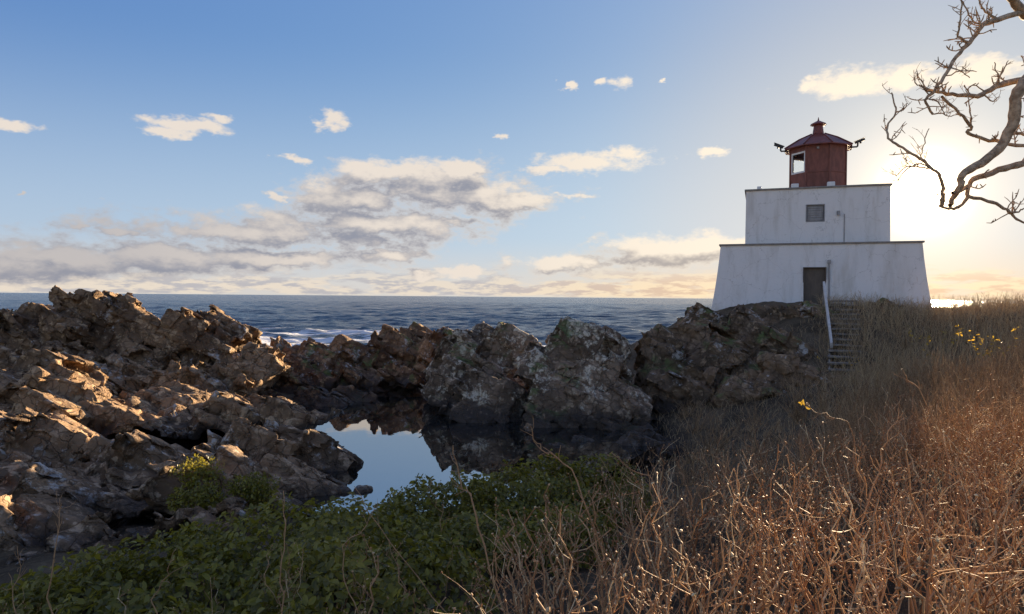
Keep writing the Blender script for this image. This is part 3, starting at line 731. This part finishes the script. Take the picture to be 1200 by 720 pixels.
b_, parts = thicket(2600, mid_bed, .6, 1.2, .004, .008, 41, nseg=8, zig=.32, shoots=5)
V, F = cat(parts); tag(link('bramble_thicket', npmesh('bramble_thicket', V, F), M_mid), 'paler dry thicket on the slope behind the foreground brambles', 'thicket', kind='stuff')
def far_bed(R, n):
    xy = np.stack([R.uniform(8, 36, n), R.uniform(18, 33, n)], 1); p = pix(xy)
    return xy[(p > 1003+R.normal(0, 8, n)) & (p < 1330) & (xy[:,1] < 32.5-np.clip((p-1000)/60,0,3))]
b_, parts = thicket(4200, far_bed, .35, .95, .006, .011, 51, nseg=6, zig=.25, shoots=4, bud=False)
V, F = cat(parts); tag(link('dry_scrub', npmesh('dry_scrub', V, F), M_dry), 'greyish dry scrub covering the slope right of the steps', 'scrub', kind='stuff')
# leafless bushes standing out of the scrub
Rb = np.random.default_rng(57); bush_parts = []
for i in range(26):
    px0 = Rb.uniform(790, 1190); D = Rb.uniform(13, 24) if px0 < 1000 else Rb.uniform(12, 27)
    bx0 = (px0-600)/800*D; gz0 = float(ground_z(bx0, D)[0]); hb = Rb.uniform(.7, 1.35)
    k = 16; bs = np.stack([bx0+Rb.normal(0,.10,k), D+Rb.normal(0,.10,k), np.full(k,gz0-.05)], 1)
    bush_parts += stems(bs, Rb.uniform(.6*hb, hb, k), Rb.uniform(.007,.013,k), Rb.normal(0,.42,(k,2)), rs=570+i, bud=False, shoots=8, nseg=8, zig=.35)
V, F = cat(bush_parts); tag(link('leafless_scrub', npmesh('leafless_scrub', V, F), M_mid), 'taller leafless twiggy clumps scattered through the dry scrub of the slope', 'scrub', kind='stuff')
# grass tussocks between the ledge and the steps
def grass(n, region, hmin, hmax, seed, name, label):
    R = np.random.default_rng(seed); xy = region(R, n*4)[:n]; m = len(xy)
    base = np.stack([xy[:,0], xy[:,1], ground_z(xy[:,0], xy[:,1])-.04], 1)
    h = R.uniform(hmin, hmax, m); ln = R.normal(0, .35, (m, 2)); N_ = 5; P = np.zeros((m, N_, 3))
    for i in range(N_):
        t = i/(N_-1); P[:,i] = base+np.stack([ln[:,0]*h*t*t, ln[:,1]*h*t*t, h*t*(1-.25*t)], 1)
    V, F = tubes(P, np.linspace(1, .2, N_)[None]*R.uniform(.004, .009, m)[:,None], 3)
    tag(link(name, npmesh(name, V, F), M_dry), label, 'grass', kind='stuff')
def gully(R, n):
    xy = np.stack([R.uniform(3, 14, n), R.uniform(15, 30, n)], 1); p = pix(xy); return xy[(p > 770) & (p < 1010)]
grass(3000, gully, .2, .5, 61, 'dry_grass', 'dark dry grass in the gully left of the steps')
def slope(R, n):
    xy = np.stack([R.uniform(6, 34, n), R.uniform(10, 33, n)], 1); p = pix(xy); return xy[(p > 960) & (p < 1330)]
grass(14000, slope, .3, .8, 62, 'dry_grass', 'thin straw-coloured grass among the scrub on the right slope')

def leaves(pos, nrm_, size, seed, narrow=.5):
    R = np.random.default_rng(seed); n = len(pos)
    a = R.normal(0, 1, (n, 3)); a -= (a*nrm_).sum(1)[:,None]*nrm_; a /= np.linalg.norm(a, axis=1)[:,None]; b = np.cross(nrm_, a)
    L = size[:,None]; W_ = L*narrow*.5
    p = [pos, pos+a*L*.35+b*W_+nrm_*L*.10, pos+a*L*.75+b*W_*.75+nrm_*L*.06, pos+a*L-nrm_*L*.08, pos+a*L*.75-b*W_*.75+nrm_*L*.06, pos+a*L*.35-b*W_+nrm_*L*.10, pos+a*L*.5-nrm_*L*.02]
    V = np.stack(p, 1).reshape(-1, 3); i = (np.arange(n)*7)[:,None]
    F = np.concatenate([i+np.array([[0,6,2,1]]), i+np.array([[6,3,2,2]])[:, [0,1,2,2]]*0+i*0+np.array([[6,3,2,6]])*0+np.array([[6,3,2,2]])], 0) if False else None
    T = np.concatenate([i+np.array([q]) for q in ((0,6,1),(1,6,2),(2,6,3),(3,6,4),(4,6,5),(5,6,0))], 0)
    return V, T
def shrub(name, label, mounds, n, size, mat, seed, group=None, stemn=14):
    """mounds: (x, y, rx, ry, height above ground)"""
    R = np.random.default_rng(seed); root = empty(name, (mounds[0][0], mounds[0][1], float(ground_z(mounds[0][0], mounds[0][1])[0])))
    tag(root, label, 'shrub', group); L0 = np.array(root.location)
    m = np.array(mounds, float); wgt = m[:,2]*m[:,3]; k = R.choice(len(m), n, p=wgt/wgt.sum())
    ang = R.uniform(0, 6.283, n); rr = np.sqrt(R.random(n)); ux, uy = rr*np.cos(ang), rr*np.sin(ang)
    x = m[k,0]+ux*m[k,2]; y = m[k,1]+uy*m[k,3]
    dome = np.sqrt(np.clip(1-rr**2.6, 0, 1)); P0 = np.stack([x, y, x*0], 1)
    lump = fbm(P0*1.7, 3, .55, seed)*.42 + fbm(P0*5.0, 2, .5, seed+3)*.2
    gz = ground_z(x, y); depth = R.random(n)**2.2
    z = gz + (m[k,4]*dome*(1+lump*1.1)+lump*.25)*(1-.5*depth) + R.normal(0, .02, n)
    z = np.maximum(z, gz+.02)
    nv = np.stack([ux*.7+R.normal(0,.55,n), uy*.7+R.normal(0,.55,n)-.1, .75+R.normal(0,.3,n)], 1); nv /= np.linalg.norm(nv, axis=1)[:,None]
    V, T = leaves(np.stack([x, y, z], 1), nv, size*(.45+.95*R.random(n)**1.5), seed+1)
    tag(link('foliage', npmesh('foliage', V-L0, T), mat, root), kind='stuff')
    sx = R.choice(n, stemn); base = np.stack([x[sx], y[sx], gz[sx]-.05], 1)
    V, F = cat(stems(base, np.maximum((z-gz)[sx]*1.1, .25), np.full(stemn, .009), R.normal(0,.2,(stemn,2)), rs=seed+5, bud=False))
    tag(link('branches', npmesh('branches', V-L0, F), M_stem, root), kind='stuff')
    return root
EV = 'evergreen shrubs below the rocks'
shrub('evergreen_shrub', 'broad dark green leafy shrub filling the bottom left foreground', [(-3.4,6.6,1.9,1.3,.5),(-2.3,7.6,1.5,1.4,.75),(-1.4,6.2,1.3,1.3,.6),(-4.7,6.8,1.4,1.1,.35),(-3.0,5.2,1.7,1.0,.4),(-5.3,5.9,1.4,1.1,.3),(-2.0,4.7,1.1,.9,.4)], 30000, .085, M_leaf, 71, EV)
shrub('evergreen_shrub', 'dark green shrub hummock at the near edge of the pool', [(-.8,9.1,1.2,1.0,.62),(.4,10.0,1.3,1.0,.74),(1.3,10.5,.9,.9,.68),(-1.5,8.1,1.1,1.0,.58),(-.1,8.2,1.4,1.1,.55)], 30000, .082, M_leaf, 72, EV)
def bush_on(px, py, D, r, n, size, mat, seed, label):
    t = at(px, py, D); root = empty('evergreen_shrub', t); tag(root, label, 'shrub', EV); R = np.random.default_rng(seed)
    v = R.normal(0, 1, (n, 3)); v /= np.linalg.norm(v, axis=1)[:,None]; p = v*(R.random(n)**.4)[:,None]*np.array([r*1.3, r, r*.8])*(1+.35*vnoise(v*2.2+seed))[:,None]
    p[:,2] += r*.15
    nv = v+R.normal(0,.5,(n,3)); nv /= np.linalg.norm(nv, axis=1)[:,None]
    V, T = leaves(p, nv, R.uniform(size*.6, size*1.2, n), seed); tag(link('foliage', npmesh('foliage', V, T), mat, root), kind='stuff')
    bs = np.stack([R.normal(0,.1,8), R.normal(0,.1,8), np.full(8, -r)], 1)
    V, F = cat(stems(bs, R.uniform(r, r*1.7, 8), np.full(8, .008), R.normal(0,.3,(8,2)), rs=seed, bud=False)); tag(link('branches', npmesh('branches', V, F), M_stem, root), kind='stuff')
bush_on(232, 556, 12.4, .32, 800, .07, M_sunlit, 81, 'small sunlit yellow-green bush growing on the foreground slab')
bush_on(296, 578, 12.0, .36, 1300, .07, M_leaf, 82, 'small dark green bush at the right foot of the slab')
bush_on(232, 590, 11.7, .40, 1300, .07, M_leaf, 83, 'dark green bush just below the yellow-green one on the slab')

# single stems that stand clear of the thicket
def traced(name, label, pts, D, r0, seed, side=5, leaf=None, cat_='bramble', mat=M_stem, group='single bare stems'):
    R = np.random.default_rng(seed); P = [np.array(at(px, py, D+dd)) for px, py, dd in pts]
    g = P[0].copy(); gz = float(ground_z(g[0], g[1])[0])-.05
    if P[0][2] > gz: P.insert(0, np.array([g[0]+R.normal(0,.05), g[1], gz]))
    root = empty(name, P[0]); tag(root, label, cat_, group); O = P[0]
    # resample with a little zigzag
    Q = []
    for a, b in zip(P, P[1:]):
        for t in (0, .33, .66): Q.append(a+(b-a)*t+R.normal(0, .008, 3))
    Q.append(P[-1]); Q = np.array(Q)-O; n = len(Q)
    rad = np.linspace(r0, r0*.4, n)
    V, F = tubes(Q[None], rad[None], 6); link('main_stem', npmesh('main_stem', V, F), mat, root)
    for s in range(side):
        j = R.integers(n//2, n-1); v = Q[j]-Q[j-1]; v /= np.linalg.norm(v); o = R.normal(0,1,3); v = v*.7+o/np.linalg.norm(o)*.7
        q = [Q[j]]
        for i in range(4):
            v = v+R.normal(0,.3,3); v[2] += .12; v /= np.linalg.norm(v); q.append(q[-1]+v*R.uniform(.015,.04))
        V, F = tubes(np.array(q)[None], rad[j]*np.array([[.6,.55,.5,.6,.2]]), 4); link('side_shoot', npmesh('side_shoot', V, F), mat, root)
    if leaf:
        tip = Q[-1]; k = leaf; pos = tip+R.normal(0,.012,(k,3))-np.array([.02,0,0])*np.arange(k)[:,None]*.6; nv = R.normal(0,1,(k,3)); nv[:,1] -= 1; nv /= np.linalg.norm(nv,axis=1)[:,None]
        for i in range(k):
            V, T = leaves(pos[i:i+1], nv[i:i+1], np.array([.06]), seed+i); link('leaf', npmesh('leaf', V, T), M_yel, root)
traced('bramble', 'tall curled bare stem with a hooked tip over the green shrub', [(712,660,0),(690,600,0),(668,548,.05),(650,535,0),(636,528,0),(625,515,0),(622,500,-.05)], 5.0, .007, 101, 7)
traced('bramble', 'pale kinked stem rising towards the pool, leftmost of the tall ones', [(590,720,0),(566,640,0),(553,585,0),(541,570,0),(535,545,.05),(531,522,0)], 4.6, .008, 102, 6)
traced('bramble', 'forked bare stem standing right of the hooked one', [(790,640,0),(775,585,0),(762,560,0),(735,548,0),(716,530,0)], 5.2, .006, 103, 6)
traced('bramble', 'thin stem with a spray of orange leaves below the steps', [(1010,620,0),(1004,540,0),(1000,505,0),(990,494,0),(972,487,0),(955,483,0),(944,474,0)], 5.6, .005, 104, 4, 4)
traced('bramble', 'long zigzag stem reaching up right of the orange leaves', [(1130,610,0),(1115,540,0),(1092,490,0),(1076,455,0),(1062,440,0),(1056,433,0)], 5.5, .006, 105, 6)
traced('bramble', 'thick upright brown stem at the right with forked top', [(1000,640,0),(1020,580,0),(1034,540,0),(1040,505,0),(1060,490,0)], 4.2, .008, 106, 6)
traced('bramble', 'grey stem standing alone before the shrub at the lower left', [(58,720,0),(62,660,0),(70,618,0),(72,590,0)], 4.4, .006, 107, 8)
traced('bramble', 'pale wavy stem in front of the shrub under the pool', [(330,720,0),(331,660,0),(334,615,0),(332,575,.05)], 4.6, .006, 108, 4)
traced('bramble', 'slanting pale stem crossing the shrub from the thicket', [(525,720,0),(470,655,0),(432,600,0),(415,570,0)], 5.0, .005, 109, 5)
traced('bramble', 'short bent stem at the bottom edge left of the wavy one', [(185,720,0),(178,700,0),(195,675,0),(205,655,0)], 4.4, .005, 110, 4)
traced('bramble', 'thin arched stem beside the slanting one', [(420,720,0),(405,680,0),(400,640,0),(430,615,0),(440,590,0)], 4.8, .005, 111, 5)
traced('bramble', 'twiggy pale stem at the far left bottom corner', [(20,720,0),(14,690,0),(25,665,0),(20,640,0)], 5.0, .005, 112, 9)
# yellow leaves on the scrub
R = np.random.default_rng(90)
for i in range(3):
    lab = ['scrub bush with scattered yellow leaves below the sun', 'yellow-leaved bush at the right edge of the slope', 'sparse yellow-leaved sapling beside the steps'][i]
    px0, py0, D, w, h, n = [(1105,395,24,70,45,190),(1165,392,20,60,45,170),(1000,420,24,40,30,40)][i]
    c = at(px0, py0, D); gz = float(ground_z(c.x, c.y)[0]); root = empty('yellow_bush', (c.x, c.y, gz)); tag(root, lab, 'bush', 'yellow-leaved bushes on the slope')
    bs = np.stack([R.normal(0,w*D/800*.6,12), R.normal(0,.7,12), np.zeros(12)-.05], 1)
    hh = max(c.z-gz+.5, .7)
    ps = stems(bs, R.uniform(.6*hh, hh, 12), np.full(12, .01), R.normal(0,.2,(12,2)), rs=90+i, bud=False, shoots=6, nseg=7)
    V, F = cat(ps); tag(link('branches', npmesh('branches', V, F), M_dry, root), kind='stuff')
    pos = V[R.choice(len(V), n)]; pos = pos[pos[:,2] > hh*.25]; nv = R.normal(0,1,(len(pos),3)); nv /= np.linalg.norm(nv,axis=1)[:,None]
    V, T = leaves(pos, nv, R.uniform(.05,.105,len(pos)), 95+i); tag(link('foliage', npmesh('foliage', V, T), M_yel, root), kind='stuff')

# ------------------------------------------------------------------ bare tree reaching in from the right
def f_bark(N, p, o):
    P = N.n('ShaderNodeNewGeometry').outputs['Position']
    n = N.noise(P, 22, 7, .65)
    setp(N, p, col=N.mix(N.ramp(n, .35, .65), (.26,.175,.105,1), (.56,.41,.26,1)), rough=.85, spec=.2, nrm=bump(N, n, .007, .8))
M_bark = material('bark', f_bark)
TD = 5.0
def zp(x, y, dd=0.): return np.array(at(1000+x/2.57, y/2.57, TD+dd))
tx, ty = 5.6, 5.4; tgz = float(ground_z(tx, ty)[0])
TR = empty('bare_tree', (tx, ty, tgz)); tag(TR, 'leafless gnarled tree whose branches hang in at the upper right', 'tree')
TO = np.array((tx, ty, tgz))
def limb(name, pts, w0, w1, seed, twigs=0, tw=1., parent=TR):
    R = np.random.default_rng(seed); Q = []
    P = [np.array(p) for p in pts]
    for i in range(len(P)-1):                        # smooth the traced line
        p0, p1, p2, p3 = P[max(i-1,0)], P[i], P[i+1], P[min(i+2,len(P)-1)]
        for t in (0,.25,.5,.75):
            Q.append(.5*((2*p1)+(-p0+p2)*t+(2*p0-5*p1+4*p2-p3)*t*t+(-p0+3*p1-3*p2+p3)*t**3)+R.normal(0,.0035,3))
    Q.append(P[-1]); Q = np.array(Q); n = len(Q)
    rad = np.linspace(w0, w1, n)*.5*(1+.05*R.normal(0,1,n)).clip(.85,1.15)*.86
    V, F = tubes((Q-TO)[None], rad[None], 8); o = link(name, npmesh(name, V, F, True), M_bark, parent)
    if twigs:
        tp = []
        for s in range(twigs):
            j = int(R.integers(n//5, n)); v = Q[min(j,n-1)]-Q[j-1]; v /= np.linalg.norm(v)+1e-9; a = R.normal(0,1,3); a[2] = abs(a[2])*1.2; a /= np.linalg.norm(a)
            v = v*.6+a*.9; q = [Q[j]]; L = R.uniform(.06,.21)*tw
            for i in range(5):
                v = v/np.linalg.norm(v)+R.normal(0,.2,3); v[2] += .12; q.append(q[-1]+v/np.linalg.norm(v)*L/5)
            q = np.array(q); r_ = min(rad[j]*.5, .0055)
            tp.append(tubes((q-TO)[None], r_*np.array([[1,.9,.8,.75,.8,.4]]), 5))
            for m in range(3):                        # knobbly spurs
                i = int(R.integers(1,5)); u = R.normal(0,1,3); u[2] += .5; u /= np.linalg.norm(u); e = np.array([q[i], q[i]+u*.014, q[i]+u*R.uniform(.02,.05)])
                tp.append(tubes((e-TO)[None], r_*np.array([[.7,.75,.45]]), 5))
        V, F = cat(tp); tag(link('twigs', npmesh('twigs', V, F), M_bark, o), kind='stuff')
    return o
# trunk and the limbs that carry the branches, outside the picture
limb('trunk', [(tx,ty,tgz-.1),(tx+.05,ty,tgz+1),(tx-.05,ty-.05,tgz+2),(tx-.15,ty-.1,tgz+3.1),(tx-.1,ty,tgz+4.2),(tx+.1,ty,tgz+5)], .34, .14, 200)
limb('branch', [(tx-.1,ty-.08,tgz+2.4), zp(640,140,.2), zp(560,200,.1), zp(514,255), zp(488,295), zp(482,365), zp(452,432), zp(400,482), zp(335,520,-.05), zp(322,560,-.05), zp(298,602), zp(292,620)], .13, .035, 201, 3)
limb('branch', [(tx-.05,ty-.05,tgz+2.0), zp(620,455,.2), zp(514,492,.1), zp(440,515,.05), zp(362,540), zp(345,562), zp(298,582,-.04)], .075, .026, 202, 2)
limb('branch', [zp(345,562), zp(348,590), zp(420,612,.03), zp(463,634,.06), zp(486,655,.08), zp(514,672,.1)], .034, .018, 203, 5)
limb('branch', [zp(463,634,.06), zp(490,640,.05), zp(514,628,.05)], .02, .012, 204, 2)
limb('branch', [zp(348,590), zp(318,625,.02), zp(285,628,.02), zp(258,620)], .03, .02, 205, 2)
limb('branch', [zp(264,622), zp(268,580,-.03), zp(262,535,-.06), zp(240,508,-.08), zp(200,480,-.1), zp(150,446,-.1), zp(112,424,-.08), zp(102,385,-.05), zp(128,340,-.02), zp(122,310), zp(115,280,.02)], .03, .011, 206, 7)
limb('branch', [zp(128,340,-.02), zp(150,330,-.05), zp(163,312,-.08)], .014, .009, 207, 3, .5)
limb('branch', [zp(225,495,-.09), zp(205,470,-.08), zp(212,430,-.05), zp(228,388,0)], .012, .007, 208, 5, .6)
limb('branch', [zp(240,508,-.08), zp(190,495,-.15), zp(150,520,-.2), zp(135,545,-.2)], .014, .007, 209, 9, .7)
limb('branch', [zp(240,508,-.08), zp(200,505,.05), zp(165,500,.1), zp(130,530,.12)], .014, .007, 210, 9, .7)
limb('branch', [(tx-.12,ty-.08,tgz+3.0), zp(600,222,.3), zp(514,240,.2), zp(440,256,.12), zp(390,285,.08), (zp(330,286,.04)), zp(270,280), zp(215,268,-.05)], .07, .02, 211, 12)
limb('branch', [zp(440,256,.12), zp(432,225,.08), zp(425,188,.05)], .014, .007, 212, 2, .5)
limb('branch', [zp(425,258,.12), zp(450,215,.15), zp(467,183,.18)], .014, .007, 213, 2, .5)
limb('branch', [zp(390,285,.08), zp(420,305,.05), zp(440,290,.03)], .014, .007, 214, 4, .5)
limb('branch', [(tx-.1,ty-.02,tgz+3.9), zp(580,60,.3), zp(514,36,.2), zp(470,-10,.15), zp(430,-40,.1)], .11, .05, 215, 2)
limb('branch', [zp(514,36,.2), zp(480,45,.15), zp(430,60,.1), zp(390,78,.06), zp(350,128,.02), zp(310,172), zp(272,232,-.05), zp(240,280,-.08), zp(215,300,-.08), zp(240,345,-.06)], .05, .018, 216, 26)
limb('branch', [zp(350,128,.02), zp(318,110,-.05), zp(322,60,-.1), zp(325,0,-.12), zp(322,-30,-.12)], .02, .009, 217, 6)
limb('branch', [zp(390,78,.06), zp(360,60,.05), zp(340,25,.0), zp(322,0,0)], .016, .009, 218, 5, .7)
limb('branch', [zp(430,60,.1), zp(400,35,.08), zp(380,10,.05), zp(395,-30,.05)], .02, .01, 219, 6, .8)
limb('branch', [zp(272,232,-.05), zp(320,215,-.02), zp(350,235,0)], .012, .007, 220, 5, .6)
limb('branch', [zp(265,290,-.06), zp(320,340,-.02), zp(354,384,.02), zp(345,402,.04), zp(430,426,.08), zp(514,441,.12), zp(640,440,.3)], .022, .034, 221, 6)
limb('branch', [zp(240,345,-.06), zp(262,340,-.04), zp(285,350,0), zp(320,345,0)], .012, .007, 222, 6, .7)
limb('branch', [zp(354,384,.02), zp(352,350,0), zp(345,300,-.02), zp(340,265,-.03)], .012, .006, 223, 4, .6)
limb('branch', [zp(452,432), zp(480,400,.1), zp(514,405,.15), zp(600,400,.2)], .026, .03, 224, 4, .7)
limb('branch', [zp(240,280,-.08), zp(205,265,-.12), zp(185,245,-.14)], .014, .008, 225, 9, .7)
limb('branch', [zp(215,300,-.08), zp(240,300,-.1), zp(262,320,-.12), zp(275,345,-.12)], .012, .007, 226, 6, .6)
print('TRIS', sum(len(o.data.loop_triangles) if o.type == 'MESH' and not o.data.calc_loop_triangles() else 0 for o in bpy.data.objects))
